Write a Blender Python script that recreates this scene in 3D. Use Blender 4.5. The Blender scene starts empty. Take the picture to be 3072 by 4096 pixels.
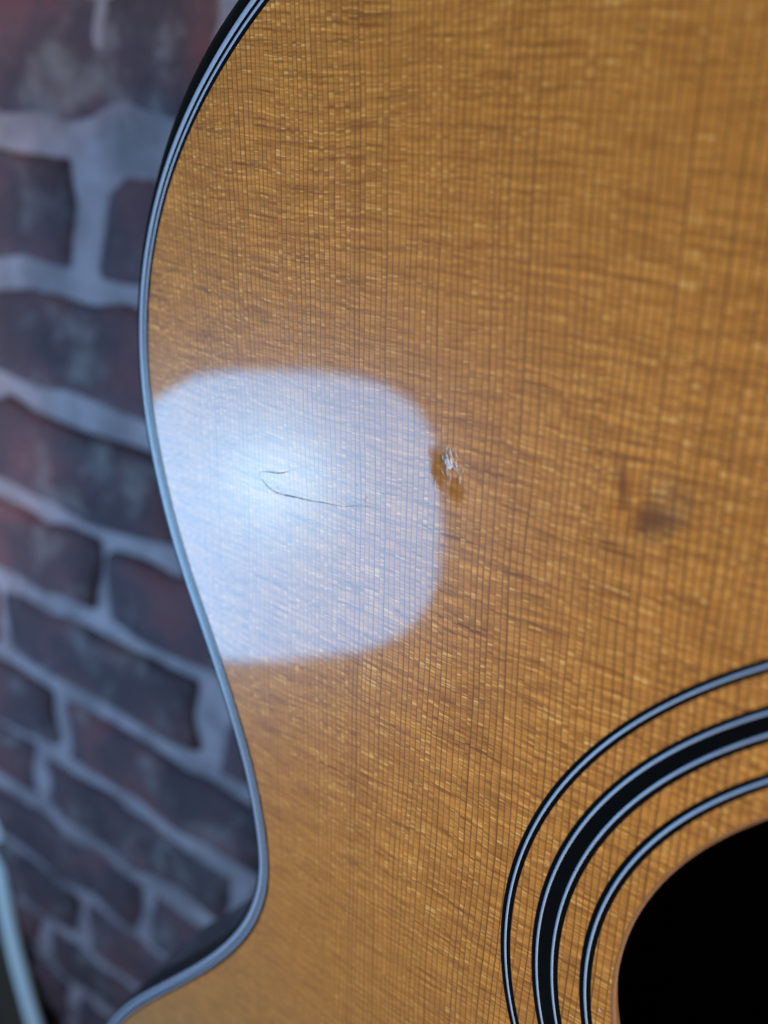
import bpy, bmesh, math, random
import numpy as np
from mathutils import Vector, Matrix, noise

# ------------------------------------------------------------------ frames
# millimetres in the working frames, metres in Blender.
MM = 0.001
FOCAL_PX, IMG_W, IMG_H = 2000.0, 3072.0, 4096.0
# guitar frame (x across the grain, y up the grain, z out of the top), rows given in camera axes
G = np.array([[0.8608652977, -0.1118783888, 0.4963810686],
              [0.0190930478, 0.9819440160, 0.1882057516],
              [-0.5084745763, -0.1525423729, 0.8474576271]])
P0 = np.array([79.41362041, -77.31097165, -50.8565074])      # sound hole centre, camera axes
CAM_G = G @ (-P0)
# wall frame, in camera axes
_wn = np.array([-0.44, -0.26, 1.0]); _wn /= np.linalg.norm(_wn)
_wu = np.cross([0, 1.0, 0], _wn); _wu /= np.linalg.norm(_wu)
_wv = np.cross(_wn, _wu)
_s = np.array([-0.86220315, -2.77947899]); _h = 1 / np.hypot(*_s)
WALL_X = (_wu * -_s[1] + _wv * _s[0]) * _h
WALL_Z = -(_wu * _s[0] + _wv * _s[1]) * _h
WALL_D = 218.26
COURSE = 75.0
ROW0 = 0.92886711
W = np.stack([WALL_X, -_wn, WALL_Z])                          # camera axes -> world axes
CAM_WORLD = np.array([0.0, 0.0, 1.30])


def mat4(rot, loc):
    m = Matrix.Identity(4)
    for i in range(3):
        for j in range(3):
            m[i][j] = float(rot[i][j])
        m[i][3] = float(loc[i])
    return m


GUITAR_M = mat4(W @ G.T, W @ P0 * MM + CAM_WORLD)

scene = bpy.context.scene
COL = scene.collection

# ------------------------------------------------------------------ camera
cam = bpy.data.cameras.new('camera')
cam.sensor_fit = 'VERTICAL'
cam.sensor_height = 8.192
cam.sensor_width = 6.144
cam.lens = 8.192 * FOCAL_PX / IMG_H
cam.clip_start = 0.002
cam.clip_end = 20.0
cam.dof.use_dof = True
cam.dof.focus_distance = 0.0850
cam.dof.aperture_fstop = cam.lens / 3.0
cam.dof.aperture_blades = 0
cam_o = bpy.data.objects.new('camera', cam)
COL.objects.link(cam_o)
cam_o.matrix_world = mat4(W, CAM_WORLD)
scene.camera = cam_o

# ------------------------------------------------------------------ world: dim room light
world = bpy.data.worlds.new('World')
scene.world = world
world.use_nodes = True
world.node_tree.nodes['Background'].inputs[0].default_value = (0.80, 0.92, 1.0, 1)
world.node_tree.nodes['Background'].inputs[1].default_value = 0.15
LAMP_BASE = (2.05, 5.3, 9.6)
LAMP_HOT = (3.0, 5.2, 6.0)

# unseen warm fill light, added off to the right to brighten the wood
lt = bpy.data.lights.new('warm_fill', 'AREA')
lt.shape = 'DISK'
lt.size = 0.28
lt.spread = math.radians(23)          # beam narrowed to the guitar, to spare the wall
lt.energy = 0.72
lt.color = (1.0, 0.84, 0.62)
lo = bpy.data.objects.new('warm_fill', lt)
COL.objects.link(lo)
lo.matrix_world = GUITAR_M @ Matrix.Translation((1.10, -0.16, 0.39)) @ Vector((1.20, -0.20, 0.39)).to_track_quat('Z', 'Y').to_matrix().to_4x4()

vs = scene.view_settings
vs.view_transform = 'Standard'
vs.look = 'None'
vs.exposure = 0.0
vs.gamma = 1.0
vs.use_curve_mapping = False
scene.cycles.max_bounces = 4

# ------------------------------------------------------------------ node helper
class NT:
    def __init__(self, name):
        self.m = bpy.data.materials.new(name)
        self.m.use_nodes = True
        self.t = self.m.node_tree
        self.b = self.t.nodes['Principled BSDF']
        self.out = self.t.nodes['Material Output']

    def n(self, typ, **kw):
        nd = self.t.nodes.new(typ)
        for k, v in kw.items():
            setattr(nd, k, v)
        return nd

    def link(self, a, b):
        self.t.links.new(a, b)

    def put(self, sock, v):
        if isinstance(v, (int, float)):
            sock.default_value = v
        elif isinstance(v, tuple):
            sock.default_value = v if len(v) == len(sock.default_value) else v + (1,)
        else:
            self.link(v, sock)

    def math(self, op, a, b=0.0, c=0.0, clamp=False):
        nd = self.n('ShaderNodeMath', operation=op)
        nd.use_clamp = clamp
        for s, v in zip(nd.inputs, (a, b, c)):
            self.put(s, v)
        return nd.outputs[0]

    def xyz(self, x, y, z=0.0):
        nd = self.n('ShaderNodeCombineXYZ')
        for s, v in zip(nd.inputs, (x, y, z)):
            self.put(s, v)
        return nd.outputs[0]

    def coords(self):
        tc = self.n('ShaderNodeTexCoord')
        sp = self.n('ShaderNodeSeparateXYZ')
        self.link(tc.outputs['Object'], sp.inputs[0])
        return tc.outputs['Object'], sp.outputs[0], sp.outputs[1], sp.outputs[2]

    def noise(self, vec, scale, detail=2.0, rough=0.5, dist=0.0):
        nd = self.n('ShaderNodeTexNoise')
        self.link(vec, nd.inputs['Vector'])
        nd.inputs['Scale'].default_value = scale
        nd.inputs['Detail'].default_value = detail
        nd.inputs['Roughness'].default_value = rough
        nd.inputs['Distortion'].default_value = dist
        return nd.outputs['Fac']

    def white(self, vec):
        nd = self.n('ShaderNodeTexWhiteNoise', noise_dimensions='3D')
        self.link(vec, nd.inputs['Vector'])
        return nd.outputs['Value']

    def ramp(self, fac, lo, hi, a=0.0, b=1.0, smooth=True):
        nd = self.n('ShaderNodeMapRange', interpolation_type='SMOOTHSTEP' if smooth else 'LINEAR')
        self.put(nd.inputs['Value'], fac)
        for k, v in (('From Min', lo), ('From Max', hi), ('To Min', a), ('To Max', b)):
            self.put(nd.inputs[k], v)
        return nd.outputs[0]

    def mix(self, f, a, b, mode='MIX'):
        nd = self.n('ShaderNodeMix', data_type='RGBA', blend_type=mode)
        self.put(nd.inputs[0], f)
        self.put(nd.inputs[6], a)
        self.put(nd.inputs[7], b)
        return nd.outputs[2]

    def bump(self, h, normal=None, dist=1.0, strength=1.0):
        nd = self.n('ShaderNodeBump')
        nd.inputs['Strength'].default_value = strength
        nd.inputs['Distance'].default_value = dist
        self.put(nd.inputs['Height'], h)
        if normal is not None:
            self.link(normal, nd.inputs['Normal'])
        return nd.outputs[0]

    def set(self, **kw):
        for k, v in kw.items():
            self.put(self.b.inputs[k], v)


# ------------------------------------------------------------------ materials
def wood_material():
    T = NT('lacquered_spruce')
    _, X, Y, Z = T.coords()
    x = T.math('MULTIPLY', X, 1000.0)
    y = T.math('MULTIPLY', Y, 1000.0)
    m = T.math
    # growth rings: x in mm, slow wander along the grain, uneven spacing
    w1 = T.noise(T.xyz(m('MULTIPLY', x, 0.02), m('MULTIPLY', y, 0.010), 3.0), 1.0, 2.0)
    w2 = T.noise(T.xyz(m('MULTIPLY', x, 0.16), m('MULTIPLY', y, 0.016), 7.0), 1.0, 2.0)
    w3 = T.noise(T.xyz(m('MULTIPLY', x, 0.5), m('MULTIPLY', y, 0.05), 1.0), 1.0, 1.0)
    ph = m('MULTIPLY', x, 0.98)
    ph = m('ADD', ph, m('MULTIPLY', m('SUBTRACT', w1, 0.5), 5.0))
    ph = m('ADD', ph, m('MULTIPLY', m('SUBTRACT', w2, 0.5), 1.5))
    ph = m('ADD', ph, m('MULTIPLY', m('SUBTRACT', w3, 0.5), 0.42))
    cell = m('FLOOR', ph)
    fr = m('FRACT', ph)
    cellv = T.white(T.xyz(cell, 3.1, 0.7))
    cellv2 = T.white(T.xyz(cell, 9.4, 5.2))
    # latewood line: ramps up slowly to a sharp edge at fr = 1
    sharp = T.ramp(fr, 0.68, 0.90)
    edge = T.ramp(fr, 0.955, 1.0, 1.0, 0.0)
    late = m('MULTIPLY', sharp, edge)
    body = m('MULTIPLY', T.ramp(fr, 0.15, 1.0, 0.0, 0.30, smooth=False), m('ADD', 0.8, m('MULTIPLY', m('POWER', cellv2, 5.0), 3.2)))
    late = m('MULTIPLY', late, m('ADD', 0.66, m('MULTIPLY', m('POWER', cellv, 3.0), 0.40)))
    fade = T.noise(T.xyz(m('MULTIPLY', cell, 3.7), m('MULTIPLY', y, 0.045), 2.0), 1.0, 2.0)
    late = m('MULTIPLY', late, T.ramp(fade, 0.22, 0.62, 0.55, 1.1))
    ring = m('ADD', late, m('MULTIPLY', body, 0.45), clamp=True)
    # medullary figure: short bright and dark flecks across the grain, broken at each ring
    jit = m('MULTIPLY', m('SUBTRACT', cellv2, 0.5), 0.24)
    # the flecks lean a little, more so towards the upper bout
    lean = T.ramp(y, -40.0, 140.0, 0.02, 0.32, smooth=False)
    sy = m('ADD', m('ADD', y, m('MULTIPLY', m('ADD', x, 100.0), lean)), jit)
    warp = T.noise(T.xyz(m('MULTIPLY', x, 0.022), m('MULTIPLY', y, 0.03), 11.0), 1.0, 2.0)
    sy = m('ADD', sy, m('MULTIPLY', m('SUBTRACT', warp, 0.5), 7.0))
    f1 = T.noise(T.xyz(m('MULTIPLY', x, 0.095), m('MULTIPLY', sy, 1.35), 0.0), 1.0, 4.0, 0.66)
    f2 = T.noise(T.xyz(m('MULTIPLY', x, 0.045), m('MULTIPLY', sy, 0.85), 5.0), 1.0, 3.0, 0.55)
    f3 = T.noise(T.xyz(m('MULTIPLY', x, 0.10), m('MULTIPLY', sy, 2.1), m('MULTIPLY', cellv2, 3.0)), 1.0, 3.0, 0.65)
    f4 = T.noise(T.xyz(m('MULTIPLY', x, 0.010), m('MULTIPLY', y, 0.014), 21.0), 1.0, 2.0)
    fig = m('ADD', m('MULTIPLY', m('SUBTRACT', f1, 0.5), m('ADD', 0.9, m('MULTIPLY', f4, 2.2))), m('MULTIPLY', m('SUBTRACT', f2, 0.5), 0.5))
    fig = m('ADD', fig, m('MULTIPLY', m('SUBTRACT', f3, 0.5), 1.5))
    claw = T.ramp(f2, 0.27, 0.38, 0.50, 0.0)          # darker bear-claw streaks
    fig = m('ADD', 0.50, m('SUBTRACT', fig, m('MULTIPLY', claw, 0.55)), clamp=True)
    col = T.mix(fig, (0.165, 0.042, 0.0030), (0.68, 0.270, 0.040))
    col = T.mix(m('MULTIPLY', T.ramp(f3, 0.56, 0.72), 0.60), col, (0.88, 0.54, 0.17))
    col = T.mix(T.ramp(f4, 0.32, 0.68, 0.0, 0.50), col, (0.40, 0.140, 0.014))
    col = T.mix(m('MULTIPLY', ring, 0.90), col, (0.140, 0.042, 0.0055))
    # ------- damage to the finish
    def local(cx, cy, ang):
        ca, sa = math.cos(ang), math.sin(ang)
        dx = m('SUBTRACT', x, cx); dy = m('SUBTRACT', y, cy)
        return (m('ADD', m('MULTIPLY', dx, ca), m('MULTIPLY', dy, sa)),
                m('ADD', m('MULTIPLY', dx, -sa), m('MULTIPLY', dy, ca)))
    rag = T.noise(T.xyz(m('MULTIPLY', x, 0.9), m('MULTIPLY', y, 0.45), 30.0), 1.0, 3.0)
    def ell(cx, cy, rx, ry, ang, ragged=0.0):
        a, b = local(cx, cy, ang)
        d = m('SQRT', m('ADD', m('POWER', m('ABSOLUTE', m('DIVIDE', a, rx)), 2.0), m('POWER', m('ABSOLUTE', m('DIVIDE', b, ry)), 2.0)))
        if ragged:
            d = m('ADD', d, m('MULTIPLY', m('SUBTRACT', rag, 0.5), ragged))
        return d
    # chip: the lacquer is gone, bare darker wood shows
    chipd = ell(-83.8, 75.9, 1.75, 4.1, 0.30, 1.1)
    chip2 = ell(-80.9, 72.9, 1.5, 2.5, 0.2, 1.0)
    chipd = m('MINIMUM', chipd, chip2)
    chip = T.ramp(chipd, 0.40, 1.25, 1.0, 0.0)
    col = T.mix(m('MULTIPLY', chip, 0.62), col, (0.22, 0.082, 0.015))
    # knock in the top: round dent, its crescent of shade painted into the colour
    dent = ell(-54.6, 73.4, 4.6, 4.9, 0.0, 0.30)
    dh = T.ramp(dent, 0.05, 1.15, -0.26, 0.0)
    shade_side = ell(-57.6, 75.2, 1.1, 4.4, 0.12, 0.6)
    shade_low = ell(-54.0, 71.4, 3.8, 2.9, -0.30, 0.6)
    dent_shade = m('MAXIMUM', T.ramp(shade_low, 0.1, 1.2, 0.88, 0.0), T.ramp(shade_side, 0.1, 1.25, 0.85, 0.0))
    dent_shade = m('MAXIMUM', dent_shade, T.ramp(dent, 0.4, 1.15, 0.15, 0.0))
    col = T.mix(dent_shade, col, (0.125, 0.036, 0.005))
    # blister between the two cracks, pushed in
    bl = ell(-107.0, 70.9, 15.5, 2.9, -0.05)
    bh = T.ramp(bl, 0.35, 1.15, -0.10, 0.0)
    ch = 0.0
    big = m('ADD', m('ADD', dh, bh), ch)
    # lacquer surface: faint sink over the rings and orange peel
    peel = T.noise(T.xyz(m('MULTIPLY', x, 0.10), m('MULTIPLY', y, 0.08), 2.0), 1.0, 2.0)
    hc = m('ADD', m('MULTIPLY', big, 0.25), m('MULTIPLY', peel, 0.030))
    cn = T.bump(m('MULTIPLY', hc, MM))
    fb = T.noise(T.xyz(m('MULTIPLY', x, 0.35), m('MULTIPLY', m('ADD', y, m('MULTIPLY', x, 0.15)), 1.6), 40.0), 1.0, 2.0, 0.6)
    hb = m('ADD', big, m('MULTIPLY', fb, 0.045))
    bn = T.bump(m('MULTIPLY', hb, MM))
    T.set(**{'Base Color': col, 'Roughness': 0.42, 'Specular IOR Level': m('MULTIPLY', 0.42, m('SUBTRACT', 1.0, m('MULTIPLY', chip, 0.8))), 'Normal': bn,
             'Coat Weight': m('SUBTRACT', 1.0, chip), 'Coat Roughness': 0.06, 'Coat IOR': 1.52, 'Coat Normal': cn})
    return T.m


def plain(name, col, rough=0.3, coat=0.0, var=0.0, scale=400.0, spec=0.5, grain=0.0):
    T = NT(name)
    v, X, Y, Z = T.coords()
    nz = T.noise(v, scale, 3.0)
    c2 = tuple(min(1.0, c * (1 + var)) for c in col)
    c1 = tuple(c * (1 - var) for c in col)
    T.set(**{'Base Color': T.mix(nz, c1, c2), 'Roughness': rough, 'Coat Weight': coat, 'Coat Roughness': 0.04, 'Specular IOR Level': spec})
    if grain:
        T.set(Normal=T.bump(nz, dist=grain))
    return T.m


M_WOOD = wood_material()
M_PALE = plain('pale_blue_white_plastic', (0.25, 0.31, 0.43), 0.35, 0.35, 0.15, 900.0)
M_BLACK = plain('black_plastic', (0.0015, 0.0018, 0.0024), 0.30, 0.0, 0.3, 700.0, 0.10)
M_SHELL = plain('dark_lacquered_shell', (0.012, 0.010, 0.010), 0.30, 0.25, 0.3, 200.0, 0.4)
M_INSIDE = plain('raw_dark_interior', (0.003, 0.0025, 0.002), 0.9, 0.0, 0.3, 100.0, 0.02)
M_RIM = plain('cut_wood_edge', (0.13, 0.058, 0.020), 0.6, 0.1, 0.35, 900.0)
M_CRACK = plain('crack_line', (0.10, 0.10, 0.115), 0.8, 0.0, 0.2, 500.0, 0.1)
M_FIBRE = plain('white_torn_fibre', (0.58, 0.53, 0.55), 0.6, 0.0, 0.12, 1500.0)
M_TRIM = plain('pale_edge_trim', (0.97, 0.98, 1.0), 0.35, 0.3, 0.02, 80.0)
M_PANEL = plain('black_panel', (0.006, 0.007, 0.007), 0.45, 0.0, 0.3, 60.0, 0.3)
M_HOUSING = plain('lamp_housing_black', (0.02, 0.02, 0.02), 0.4, 0.0, 0.2, 40.0)


def brick_material():
    T = NT('old_clay_brick')
    v, X, Y, Z = T.coords()
    oi = T.n('ShaderNodeObjectInfo')
    vm = T.n('ShaderNodeVectorMath', operation='ADD')
    T.link(v, vm.inputs[0])
    T.link(T.xyz(T.math('MULTIPLY', oi.outputs['Random'], 37.0), T.math('MULTIPLY', oi.outputs['Random'], 11.0), 0.0), vm.inputs[1])
    v2 = vm.outputs[0]
    n1 = T.noise(v2, 17.0, 4.0, 0.6)
    n2 = T.noise(v2, 30.0, 4.0, 0.65)
    n3 = T.noise(v2, 260.0, 3.0, 0.6)
    c = T.mix(T.ramp(n1, 0.36, 0.66), (0.090, 0.054, 0.064), (0.165, 0.076, 0.086))
    red = T.math('MULTIPLY', T.ramp(n1, 0.50, 0.64), T.math('POWER', oi.outputs['Random'], 0.7))
    c = T.mix(T.math('MULTIPLY', red, 0.75), c, (0.22, 0.072, 0.074))
    c = T.mix(T.ramp(n2, 0.50, 0.72, 0.0, 0.55), c, (0.34, 0.265, 0.25))      # lime smears
    c = T.mix(T.ramp(n3, 0.3, 0.7, 0.0, 0.3), c, (0.045, 0.035, 0.034))
    T.set(**{'Base Color': c, 'Roughness': 0.9, 'Specular IOR Level': 0.15, 'Normal': T.bump(T.math('ADD', n2, T.math('MULTIPLY', n3, 0.3)), dist=0.003)})
    return T.m


def mortar_material():
    T = NT('lime_mortar')
    v, X, Y, Z = T.coords()
    n1 = T.noise(v, 22.0, 4.0, 0.6)
    n2 = T.noise(v, 300.0, 3.0, 0.6)
    c = T.mix(T.ramp(n1, 0.3, 0.7), (0.21, 0.145, 0.16), (0.45, 0.31, 0.335))
    c = T.mix(T.ramp(n2, 0.35, 0.7, 0.0, 0.35), c, (0.36, 0.29, 0.27))
    T.set(**{'Base Color': c, 'Roughness': 0.95, 'Specular IOR Level': 0.1, 'Normal': T.bump(T.math('ADD', n1, T.math('MULTIPLY', n2, 0.3)), dist=0.003)})
    return T.m


M_BRICK = brick_material()
M_MORTAR = mortar_material()


def diffuser_material():
    T = NT('lit_lamp_diffuser')
    v, X, Y, Z = T.coords()
    m = T.math
    dx = m('SUBTRACT', X, -0.019); dy = m('SUBTRACT', Y, 0.055)
    d = m('SQRT', m('ADD', m('MULTIPLY', dx, dx), m('MULTIPLY', dy, dy)))
    g = m('POWER', 2.71828, m('MULTIPLY', m('POWER', m('DIVIDE', d, 0.090), 2.0), -1.0))
    col = T.mix(g, LAMP_BASE, tuple(a + b for a, b in zip(LAMP_BASE, LAMP_HOT)))
    em = T.n('ShaderNodeEmission')
    T.link(col, em.inputs['Color'])
    em.inputs['Strength'].default_value = 1.0
    T.link(em.outputs[0], T.out.inputs['Surface'])
    return T.m


M_DIFF = diffuser_material()

# ------------------------------------------------------------------ object helpers
def mesh_obj(name, verts, faces, mat, parent=None, smooth=True, scale=MM):
    me = bpy.data.meshes.new(name)
    me.from_pydata([(float(a) * scale, float(b) * scale, float(c) * scale) for a, b, c in verts], [], faces)
    me.materials.append(mat)
    if smooth:
        for p in me.polygons:
            p.use_smooth = True
    me.update()
    o = bpy.data.objects.new(name, me)
    COL.objects.link(o)
    if parent is not None:
        o.parent = parent
    return o


def tag(o, label, cat, group=None, kind=None):
    o['label'] = label
    if cat:
        o['category'] = cat
    if group:
        o['group'] = group
    if kind:
        o['kind'] = kind
    return o


def loft(name, rows, mat, parent, closed=True, smooth=True):
    """rows: list of equally long point rings; quads between neighbours"""
    n = len(rows[0])
    verts = [p for r in rows for p in r]
    faces = []
    for i in range(len(rows) - 1):
        for j in range(n if closed else n - 1):
            k = (j + 1) % n
            faces.append((i * n + j, i * n + k, (i + 1) * n + k, (i + 1) * n + j))
    return mesh_obj(name, verts, faces, mat, parent, smooth)


# ------------------------------------------------------------------ outline of the top (mm, guitar frame)
LEFT = [(0, 172.5), (-28, 172.2), (-55, 169.8), (-80, 165.4), (-102, 159.2),
        (-121.3, 151.1), (-128.5, 146.8), (-134.1, 142.9), (-138.9, 138.6), (-143.3, 133.9),
        (-147.6, 128.2), (-152.0, 119.9), (-154.5, 113.2), (-156.2, 106.1), (-157.3, 96.3), (-157.0, 85.6), (-155.8, 77.5),
        (-154.0, 69.4), (-151.8, 61.3), (-149.0, 53.1), (-145.7, 45.1), (-142.0, 37.1), (-138.5, 29.1), (-136.2, 23.8),
        (-133.4, 16.8), (-130.8, 9.7), (-128.5, 2.6), (-126.2, -9.1), (-125.35, -16.0), (-125.4, -21.8),
        (-126.5, -27.5), (-128.9, -34.1), (-132.7, -41.7), (-138.9, -51.0), (-145.8, -59.9), (-153.9, -69.3), (-165.5, -82.2),
        (-178.7, -96.8), (-190.0, -110.4), (-201.0, -126.3), (-211, -145), (-218, -168), (-220, -195), (-215, -225),
        (-202, -254), (-179, -281), (-145, -303), (-100, -317), (-50, -323), (0, -325)]


def catmull(pts, per=14):
    out = []
    P = [np.array(p, float) for p in pts]
    n = len(P)
    for i in range(n):
        p0, p1, p2, p3 = P[i - 1], P[i], P[(i + 1) % n], P[(i + 2) % n]
        for k in range(per):
            t = k / per
            out.append(0.5 * ((2 * p1) + (-p0 + p2) * t + (2 * p0 - 5 * p1 + 4 * p2 - p3) * t * t + (-p0 + 3 * p1 - 3 * p2 + p3) * t ** 3))
    return np.array(out)


loop = [p for p in LEFT] + [(-px, py) for px, py in reversed(LEFT[1:-1])]
dense = catmull(loop)
seg = np.hypot(*np.diff(np.vstack([dense, dense[:1]]), axis=0).T)
cum = np.concatenate([[0], np.cumsum(seg)])
NP = 760
tt = np.linspace(0, cum[-1], NP, endpoint=False)
dd = np.vstack([dense, dense[:1]])
E = np.stack([np.interp(tt, cum, dd[:, 0]), np.interp(tt, cum, dd[:, 1])], 1)
for _ in range(10):
    E = 0.25 * np.roll(E, 1, 0) + 0.5 * E + 0.25 * np.roll(E, -1, 0)
tan = np.roll(E, -1, 0) - np.roll(E, 1, 0)
tan /= np.linalg.norm(tan, axis=1)[:, None]
NRM = np.stack([tan[:, 1], -tan[:, 0]], 1)          # outward?
if (NRM[np.argmin(E[:, 0])] @ np.array([-1.0, 0])) < 0:
    NRM = -NRM
# width of the black outer binding, wider round the shoulder
yk = [-400, -9, 20, 60, 80, 96, 106, 113, 120, 129, 135, 141, 147, 151, 160, 400]
wk = [1.0, 0.95, 0.95, 1.0, 1.0, 1.05, 1.2, 1.35, 1.5, 1.75, 2.3, 2.9, 3.0, 2.7, 2.7, 2.7]
BW = np.interp(E[:, 1], yk, wk)


def ring(off, z):
    """off: outward offset, number or array"""
    o = np.asarray(off, float) * np.ones(NP)
    p = E + NRM * o[:, None]
    return [(p[i, 0], p[i, 1], z) for i in range(NP)]


guitar = bpy.data.objects.new('acoustic_guitar', None)
COL.objects.link(guitar)
guitar.matrix_world = GUITAR_M
tag(guitar, 'honey coloured acoustic guitar with glossy cracked spruce top and black binding', 'guitar')

# purfling: pale, thin black, pale, black, then the wood
W1, B1, W2, B2 = 0.98, 0.66, 0.52, 0.90
o1 = -W1; o2 = o1 - B1; o3 = o2 - W2; o4 = o3 - B2


def strip(name, a, b, mat, rise):
    mid = (a + b) / 2
    rows = [ring(a, 0.0), ring(a * 0.75 + b * 0.25, rise * 0.75), ring(mid, rise), ring(a * 0.25 + b * 0.75, rise * 0.75), ring(b, 0.0)]
    return loft(name, rows, mat, guitar)


strip('purfling_line', 0.0, o1, M_PALE, 0.07)['label'] = 'wider pale purfling line beside the black binding'
strip('purfling_line', o1, o2, M_BLACK, 0.01)
strip('purfling_line', o2, o3, M_PALE, 0.05)['label'] = 'thin pale inner purfling line'
strip('purfling_line', o3, o4, M_BLACK, 0.01)
# black binding rolled over the edge
rows = [ring(0.0, 0.0), ring(BW * 0.30, 0.03), ring(BW * 0.62, -0.05), ring(BW * 0.88, -0.22), ring(BW, -0.60), ring(BW, -6.0)]
loft('binding', rows, M_BLACK, guitar)
# round shell below
def shrink(k, z):
    p = E + NRM * BW[:, None]
    cy = -70.0
    return [(p[i, 0] * k, cy + (p[i, 1] - cy) * k, z) for i in range(NP)]


rows = [ring(BW - 0.02, -6.0), ring(BW - 0.05, -23.0), ring(BW - 3.0, -25.5), shrink(0.88, -38), shrink(0.79, -50), shrink(0.66, -68), shrink(0.48, -82), shrink(0.25, -89), shrink(0.01, -91)]
loft('body_shell', rows, M_SHELL, guitar)

# sound board with its hole
HOLE_R = 51.0
NH = 160


def circ(r, z, n=NH):
    return [(r * math.cos(2 * math.pi * k / n), r * math.sin(2 * math.pi * k / n), z) for k in range(n)]


bm = bmesh.new()
ov = [bm.verts.new(p) for p in ring(o4, 0.0)]
hv = [bm.verts.new(p) for p in circ(HOLE_R + 0.7, 0.0)]
edges = [bm.edges.new((ov[i], ov[(i + 1) % NP])) for i in range(NP)] + [bm.edges.new((hv[i], hv[(i + 1) % NH])) for i in range(NH)]
bmesh.ops.triangle_fill(bm, use_beauty=True, use_dissolve=False, edges=edges)
bmesh.ops.recalc_face_normals(bm, faces=bm.faces)
for f in bm.faces:
    if f.normal.z < 0:
        f.normal_flip()
bmesh.ops.scale(bm, vec=(MM, MM, MM), verts=bm.verts)
me = bpy.data.meshes.new('soundboard')
bm.to_mesh(me); bm.free()
me.materials.append(M_WOOD)
board = bpy.data.objects.new('soundboard', me)
COL.objects.link(board)
board.parent = guitar
board['label'] = 'figured amber spruce top with fine vertical grain'
lip = [circ(HOLE_R + 0.7, 0.0), circ(HOLE_R + 0.35, -0.06), circ(HOLE_R + 0.1, -0.28), circ(HOLE_R, -0.7), circ(HOLE_R, -3.2), circ(HOLE_R + 12, -3.2)]
lo_ = loft('soundhole_rim', lip, M_RIM, guitar)
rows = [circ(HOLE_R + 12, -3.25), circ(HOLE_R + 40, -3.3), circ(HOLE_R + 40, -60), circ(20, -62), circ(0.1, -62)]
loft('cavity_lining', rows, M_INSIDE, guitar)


# rosette
def annulus(name, r0, r1, z, mat, parent, rise=0.0):
    rows = [circ(r0, z - 0.02, 220), circ(r0 + 0.06, z + rise * 0.5, 220), circ((r0 + r1) / 2, z + rise, 220), circ(r1 - 0.06, z + rise * 0.5, 220), circ(r1, z - 0.02, 220)]
    return loft(name, rows, mat, parent)


def rosette(center, wl, labels):
    r = annulus('rosette_ring', center[0], center[1], 0.03, M_BLACK, guitar)
    r['label'] = labels
    for w in wl:
        annulus('inlay_line', w - 0.185, w + 0.185, 0.06, M_PALE, r, 0.07)


rosette((67.35, 69.05), [68.22], 'outermost thin rosette ring, black with one pale line')
rosette((59.55, 63.80), [62.97, 60.50], 'broad black rosette ring edged by two pale lines')
rosette((54.55, 56.28), [55.43], 'innermost thin rosette ring, black with one pale line')


# ------------------------------------------------------------------ damage on the top
def ribbon(name, pts, widths, z, mat, parent):
    P = catmull_open(pts, 8)
    wd = np.interp(np.linspace(0, 1, len(P)), np.linspace(0, 1, len(widths)), widths)
    t = np.gradient(P, axis=0); t /= np.linalg.norm(t, axis=1)[:, None]
    nn = np.stack([-t[:, 1], t[:, 0]], 1)
    rg = random.Random(len(pts))
    jl = np.array([rg.uniform(0.35, 1.4) for _ in P])
    a = P + nn * (wd * jl)[:, None] / 2
    b = P - nn * (wd * jl)[:, None] / 2
    rows = [[(p[0], p[1], z) for p in a], [(p[0], p[1], z + 0.012) for p in P], [(p[0], p[1], z) for p in b]]
    return loft(name, rows, mat, parent, closed=False)


def catmull_open(pts, per):
    P = [np.array(p, float) for p in pts]
    P = [2 * P[0] - P[1]] + P + [2 * P[-1] - P[-2]]
    out = []
    for i in range(1, len(P) - 2):
        p0, p1, p2, p3 = P[i - 1:i + 3]
        for k in range(per):
            t = k / per
            out.append(0.5 * ((2 * p1) + (-p0 + p2) * t + (2 * p0 - 5 * p1 + 4 * p2 - p3) * t * t + (-p0 + 3 * p1 - 3 * p2 + p3) * t ** 3))
    out.append(P[-2])
    return np.array(out)


c2 = ribbon('finish_crack', [(-111.5, 74.3), (-113.6, 73.9), (-115.0, 73.35), (-116.85, 72.95), (-118.75, 72.95), (-120.7, 73.0), (-121.9, 72.75), (-122.1, 72.1), (-121.5, 71.3), (-120.5, 70.4), (-118.5, 69.35), (-116.3, 68.9), (-113.2, 68.7), (-109.6, 68.4), (-106.2, 68.3), (-102.3, 68.1), (-98.6, 68.6), (-96, 68.6), (-94, 68.1)],
            [0.02, 0.06, 0.12, 0.23, 0.18, 0.15, 0.07, 0.06, 0.12, 0.24, 0.27, 0.21, 0.24, 0.16, 0.13, 0.08, 0.08, 0.04, 0.02], 0.02, M_CRACK, guitar)
c2['label'] = 'fine hooked crack in the finish inside the bright lamp reflection'
c3 = ribbon('scratch', [(-97.7, 70.6), (-97.2, 70.2), (-97.55, 69.8), (-97.35, 69.2)], [0.04, 0.07, 0.05, 0.04], 0.02, M_CRACK, guitar)
ribbon('scratch', [(-99.5, 72.25), (-99.2, 72.1)], [0.12, 0.10], 0.02, M_CRACK, guitar)
ribbon('scratch', [(-117.8, 70.3), (-117.0, 69.9)], [0.06, 0.12, 0.05], 0.02, M_CRACK, guitar)

# torn white fibres standing up at the chip
rg = random.Random(5)


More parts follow.
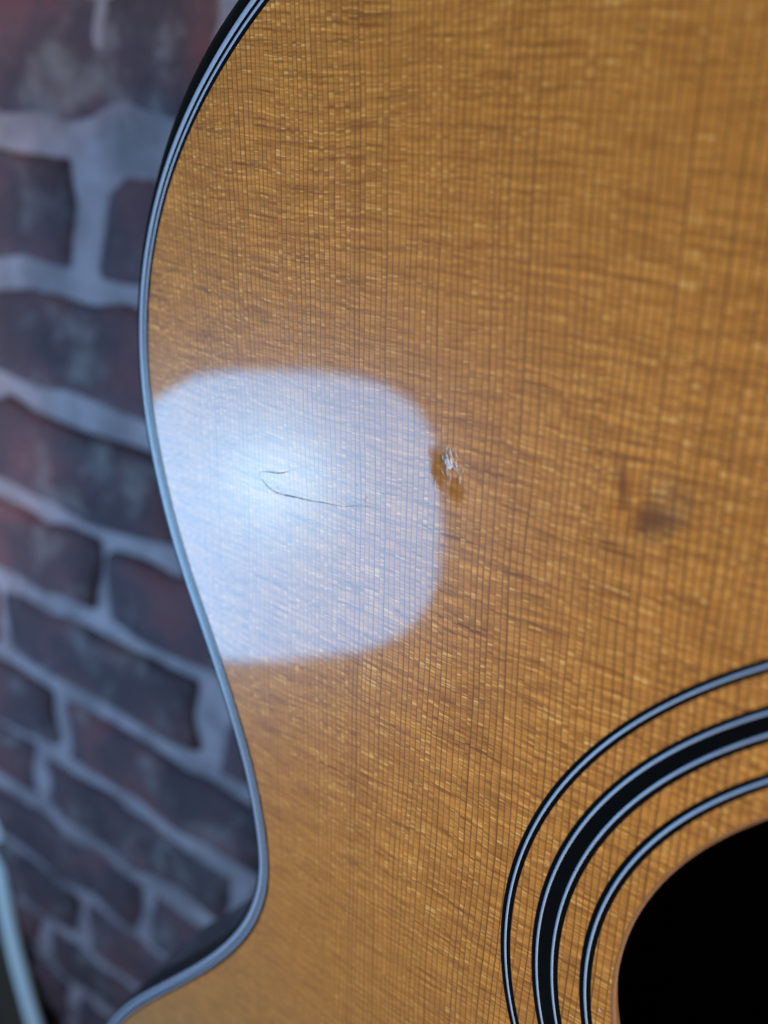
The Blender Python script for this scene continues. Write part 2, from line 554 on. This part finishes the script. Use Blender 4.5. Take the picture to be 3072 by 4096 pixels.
def tube_verts(path, rad, n=6):
    rows = []
    P = [np.array(p, float) for p in path]
    for i, p in enumerate(P):
        t = P[min(i + 1, len(P) - 1)] - P[max(i - 1, 0)]
        t /= np.linalg.norm(t)
        a = np.cross(t, [0.3, 0.2, 1.0]); a /= np.linalg.norm(a)
        b = np.cross(t, a)
        rows.append([tuple(p + rad[i] * (a * math.cos(2 * math.pi * k / n) + b * math.sin(2 * math.pi * k / n))) for k in range(n)])
    return rows


verts, faces = [], []


def add_rows(rows):
    base = len(verts); n = len(rows[0])
    for r in rows:
        verts.extend(r)
    for i in range(len(rows) - 1):
        for j in range(n):
            k = (j + 1) % n
            faces.append((base + i * n + j, base + i * n + k, base + (i + 1) * n + k, base + (i + 1) * n + j))
    faces.append(tuple(base + j for j in range(n)))
    faces.append(tuple(base + (len(rows) - 1) * n + j for j in reversed(range(n))))


for k in range(40):
    # matted slivers lying along the grain, piled up towards the middle of the tuft
    by = 77.5 + rg.gauss(0, 1.7); bx = -82.1 + rg.gauss(0, 0.75) - (by - 77.5) * 0.22
    ln = rg.uniform(0.5, 1.5)
    an = math.radians(90 + rg.gauss(10, 11))
    near = math.exp(-((bx + 82.3) ** 2 + (by - 77.3) ** 2) / 1.6)
    z0 = 0.02 + near * rg.uniform(0.05, 0.30)
    cv = rg.uniform(-0.35, 0.35)
    path = []
    for s in range(5):
        q = s / 4
        path.append((bx + math.cos(an + cv * q) * ln * (q - 0.5), by + math.sin(an + cv * q) * ln * (q - 0.5), z0 + 0.06 * math.sin(math.pi * q)))
    r0 = rg.uniform(0.03, 0.07) * (0.6 + 0.8 * near)
    add_rows(tube_verts(path, [r0 * 0.25, r0 * 0.8, r0, r0 * 0.7, r0 * 0.2]))
for (px, py, ln, w_) in [(-84.4, 73.4, 2.0, .045), (-80.3, 74.6, 1.3, .05)]:
    add_rows(tube_verts([(px + 0.05 * rg.uniform(-1, 1), py - ln / 2 + ln * s / 4, 0.05 + 0.10 * math.sin(math.pi * s / 4)) for s in range(5)], [w_ * .3, w_, w_ * .8, w_, w_ * .3]))
fib = mesh_obj('torn_fibre_tuft', verts, faces, M_FIBRE, guitar)
fib['label'] = 'tuft of torn white wood fibres at the chip right of the reflection'
fib['kind'] = 'stuff'
# raised flake of lacquer in the tuft
bm = bmesh.new()
bmesh.ops.create_icosphere(bm, subdivisions=3, radius=1.0)
for v in bm.verts:
    d = noise.noise(v.co * 2.1 + Vector((3, 1, 7))) * 0.35
    v.co = v.co * (1 + d)
    v.co = Vector((v.co.x * 0.55, v.co.y * 0.95, max(-0.05, v.co.z * 0.14)))
me = bpy.data.meshes.new('lacquer_flake')
bmesh.ops.transform(bm, matrix=Matrix.Translation((-82.3 * MM, 77.0 * MM, 0.0)) @ Matrix.Rotation(0.4, 4, 'Z') @ Matrix.Scale(MM, 4), verts=bm.verts)
bm.to_mesh(me); bm.free()
for p in me.polygons:
    p.use_smooth = True
me.materials.append(M_FIBRE)
fl = bpy.data.objects.new('lacquer_flake', me)
COL.objects.link(fl); fl.parent = guitar
# small white speck near the sound hole
add = ribbon('scratch', [(-53.0, -6.6), (-52.7, -6.95)], [0.16, 0.2], 0.03, M_FIBRE, guitar)

# ------------------------------------------------------------------ brick wall (world axes: x along the beds, z up)
wall_y = WALL_D * MM


def bed_z(i):
    return CAM_WORLD[2] - (i - ROW0) * COURSE * MM


XA, XB = -0.95, 0.45
nx, nz = 150, 170
zt, zb = bed_z(-5), bed_z(16)
verts, faces = [], []
for j in range(nz + 1):
    for i in range(nx + 1):
        xx = XA + (XB - XA) * i / nx; zz = zb + (zt - zb) * j / nz
        d = noise.fractal(Vector((xx * 26, zz * 26, 1.3)), 0.9, 2.0, 4) * 0.0022
        verts.append((xx, wall_y + 0.0045 - d, zz))
for j in range(nz):
    for i in range(nx):
        a = j * (nx + 1) + i
        faces.append((a, a + 1, a + nx + 2, a + nx + 1))
# close the slab behind
base = len(verts)
verts += [(XA, wall_y + 0.12, zb), (XB, wall_y + 0.12, zb), (XB, wall_y + 0.12, zt), (XA, wall_y + 0.12, zt)]
faces.append((base, base + 3, base + 2, base + 1))
wall = mesh_obj('brick_wall', verts, faces, M_MORTAR, None, True, 1.0)
tag(wall, 'weathered dark brick wall with pale mortar behind the guitar', 'wall')


def brick_mesh(name, L, H, seed):
    bm = bmesh.new()
    bmesh.ops.create_cube(bm, size=1.0)
    bmesh.ops.subdivide_edges(bm, edges=bm.edges, cuts=7, use_grid_fill=True)
    D = 0.05
    for v in bm.verts:
        p = Vector((v.co.x * L, v.co.y * D, v.co.z * H))
        # rounded, chipped arrises
        r = 0.007
        hx, hy, hz = L / 2 - r, D / 2 - r, H / 2 - r
        c = Vector((max(-hx, min(hx, p.x)), max(-hy, min(hy, p.y)), max(-hz, min(hz, p.z))))
        dv = p - c
        if dv.length > r:
            p = c + dv.normalized() * r
        o = Vector((seed * 13.1, seed * 3.7, seed))
        k = noise.fractal(p * 30 + o, 1.0, 2.0, 3)
        p += Vector((noise.noise(p * 26 + o) * 0.009, noise.noise(p * 22 - o) * 0.004, noise.noise(p * 28 + o * 2) * 0.009)) + (dv.normalized() if dv.length > 1e-6 else Vector((0, 0, 0))) * k * 0.002
        v.co = p
    me = bpy.data.meshes.new(name)
    bm.to_mesh(me); bm.free()
    for f in me.polygons:
        f.use_smooth = True
    me.materials.append(M_BRICK)
    return me


LEN, GAP = 0.214, 0.0150
brick_meshes = [brick_mesh('brick', LEN - GAP, 0.0588, s) for s in range(1, 7)]
rg = random.Random(11)
# a head joint seen in each course, millimetres along the wall from the point facing the camera
joints = {0: -289, 1: -392, 2: -205, 3: -273, 4: -172, 5: -319, 6: -346, 7: -221, 8: -300, 9: -353}
for i in range(-4, 15):
    j0 = joints.get(i, -300 + (107 if i % 2 else 0) + rg.uniform(-15, 15)) * MM
    k0 = math.floor((-0.86 - j0) / LEN)
    x = j0 + k0 * LEN
    while x < 0.30:
        b = bpy.data.objects.new('brick', brick_meshes[rg.randrange(6)])
        COL.objects.link(b)
        b.parent = wall
        b.location = (x + LEN / 2 + rg.uniform(-.002, .002), wall_y + 0.0238 + rg.uniform(-.0025, .0025), bed_z(i + 0.5) + rg.uniform(-.0015, .0015))
        b.rotation_euler = (rg.uniform(-.03, .03) + (math.pi if rg.random() < .5 else 0), rg.uniform(-.012, .012), rg.uniform(-.02, .02))
        x += LEN

# ------------------------------------------------------------------ black panel with a pale rounded edge, lower left
def px_to_g(px, py, z):
    r = G @ np.array([px - IMG_W / 2, -(py - IMG_H / 2), -FOCAL_PX])
    t = (z - CAM_G[2]) / r[2]
    return CAM_G + r * t


PZ = -109.0
edge = [px_to_g(a, b, PZ) for a, b in [(-90, 2600), (-55, 2900), (-30, 3150), (0, 3300), (35, 3590), (78, 3800), (125, 3980), (162, 4110), (225, 4330), (300, 4560)]]
edge = catmull_open([e[:2] for e in edge], 6)
panel = bpy.data.objects.new('black_panel', None)
COL.objects.link(panel)
panel.matrix_world = GUITAR_M
tag(panel, 'thin black panel with a pale edge in the lower left corner', 'panel')
t = np.gradient(edge, axis=0); t /= np.linalg.norm(t, axis=1)[:, None]
nn = np.stack([-t[:, 1], t[:, 0]], 1)
if nn[len(nn) // 2][0] > 0:
    nn = -nn                                         # towards the left
prof = [(1.0, -3.0), (0.0, -1.5), (0.0, 0.0), (1.4, 2.4), (3.8, 4.8), (6.2, 6.4), (8.4, 7.4)]
loft('edge_trim', [[(edge[i][0] + nn[i][0] * a, edge[i][1] + nn[i][1] * a, PZ + b) for i in range(len(edge))] for a, b in prof], M_TRIM, panel, closed=False)['label'] = 'pale blue-white chamfered edge trim'
prof = [(8.4, 7.4), (9.6, 7.5), (90.0, 7.5), (90.0, -3.0), (1.0, -3.0)]
loft('panel_board', [[(edge[i][0] + nn[i][0] * a, edge[i][1] + nn[i][1] * a, PZ + b) for i in range(len(edge))] for a, b in prof], M_PANEL, panel, closed=False, smooth=False)

# ------------------------------------------------------------------ the lamp that the lacquer mirrors
lamp = bpy.data.objects.new('round_lamp', None)
COL.objects.link(lamp)
lc = np.array([-563.71, -70.88, 518.82]); ld = np.array([-0.64256593, -0.19436034, 0.74117008])
e1 = np.cross([0, 1, 0], ld); e1 /= np.linalg.norm(e1); e2 = np.cross(ld, e1)
lamp.matrix_world = GUITAR_M @ mat4(np.stack([e1, e2, ld], 1), lc * MM)
tag(lamp, 'round soft lamp mirrored in the lacquered guitar top', 'lamp')


def sup(sx, sy, z, ex=3.0, n=96):
    r = []
    for k in range(n):
        a = 2 * math.pi * k / n
        c, s = math.cos(a), math.sin(a)
        r.append((sx * abs(c) ** (2 / ex) * (1 if c >= 0 else -1), sy * abs(s) ** (2 / ex) * (1 if s >= 0 else -1), z))
    return r


LX, LY = 243.0, 226.0
d_rows = [sup(LX * k, LY * k, -6 * (1 - k * k)) for k in (1.0, 0.9, 0.75, 0.55, 0.3, 0.01)]
loft('diffuser', d_rows, M_DIFF, lamp)['label'] = 'glowing white lamp diffuser, brightest near its middle'
loft('housing', [sup(LX + 0.5, LY + 0.5, -2), sup(LX + 6, LY + 6, -2), sup(LX + 6, LY + 6, 6), sup(LX * .8, LY * .8, 80), sup(LX * .35, LY * .35, 130), sup(1, 1, 140)], M_HOUSING, lamp)
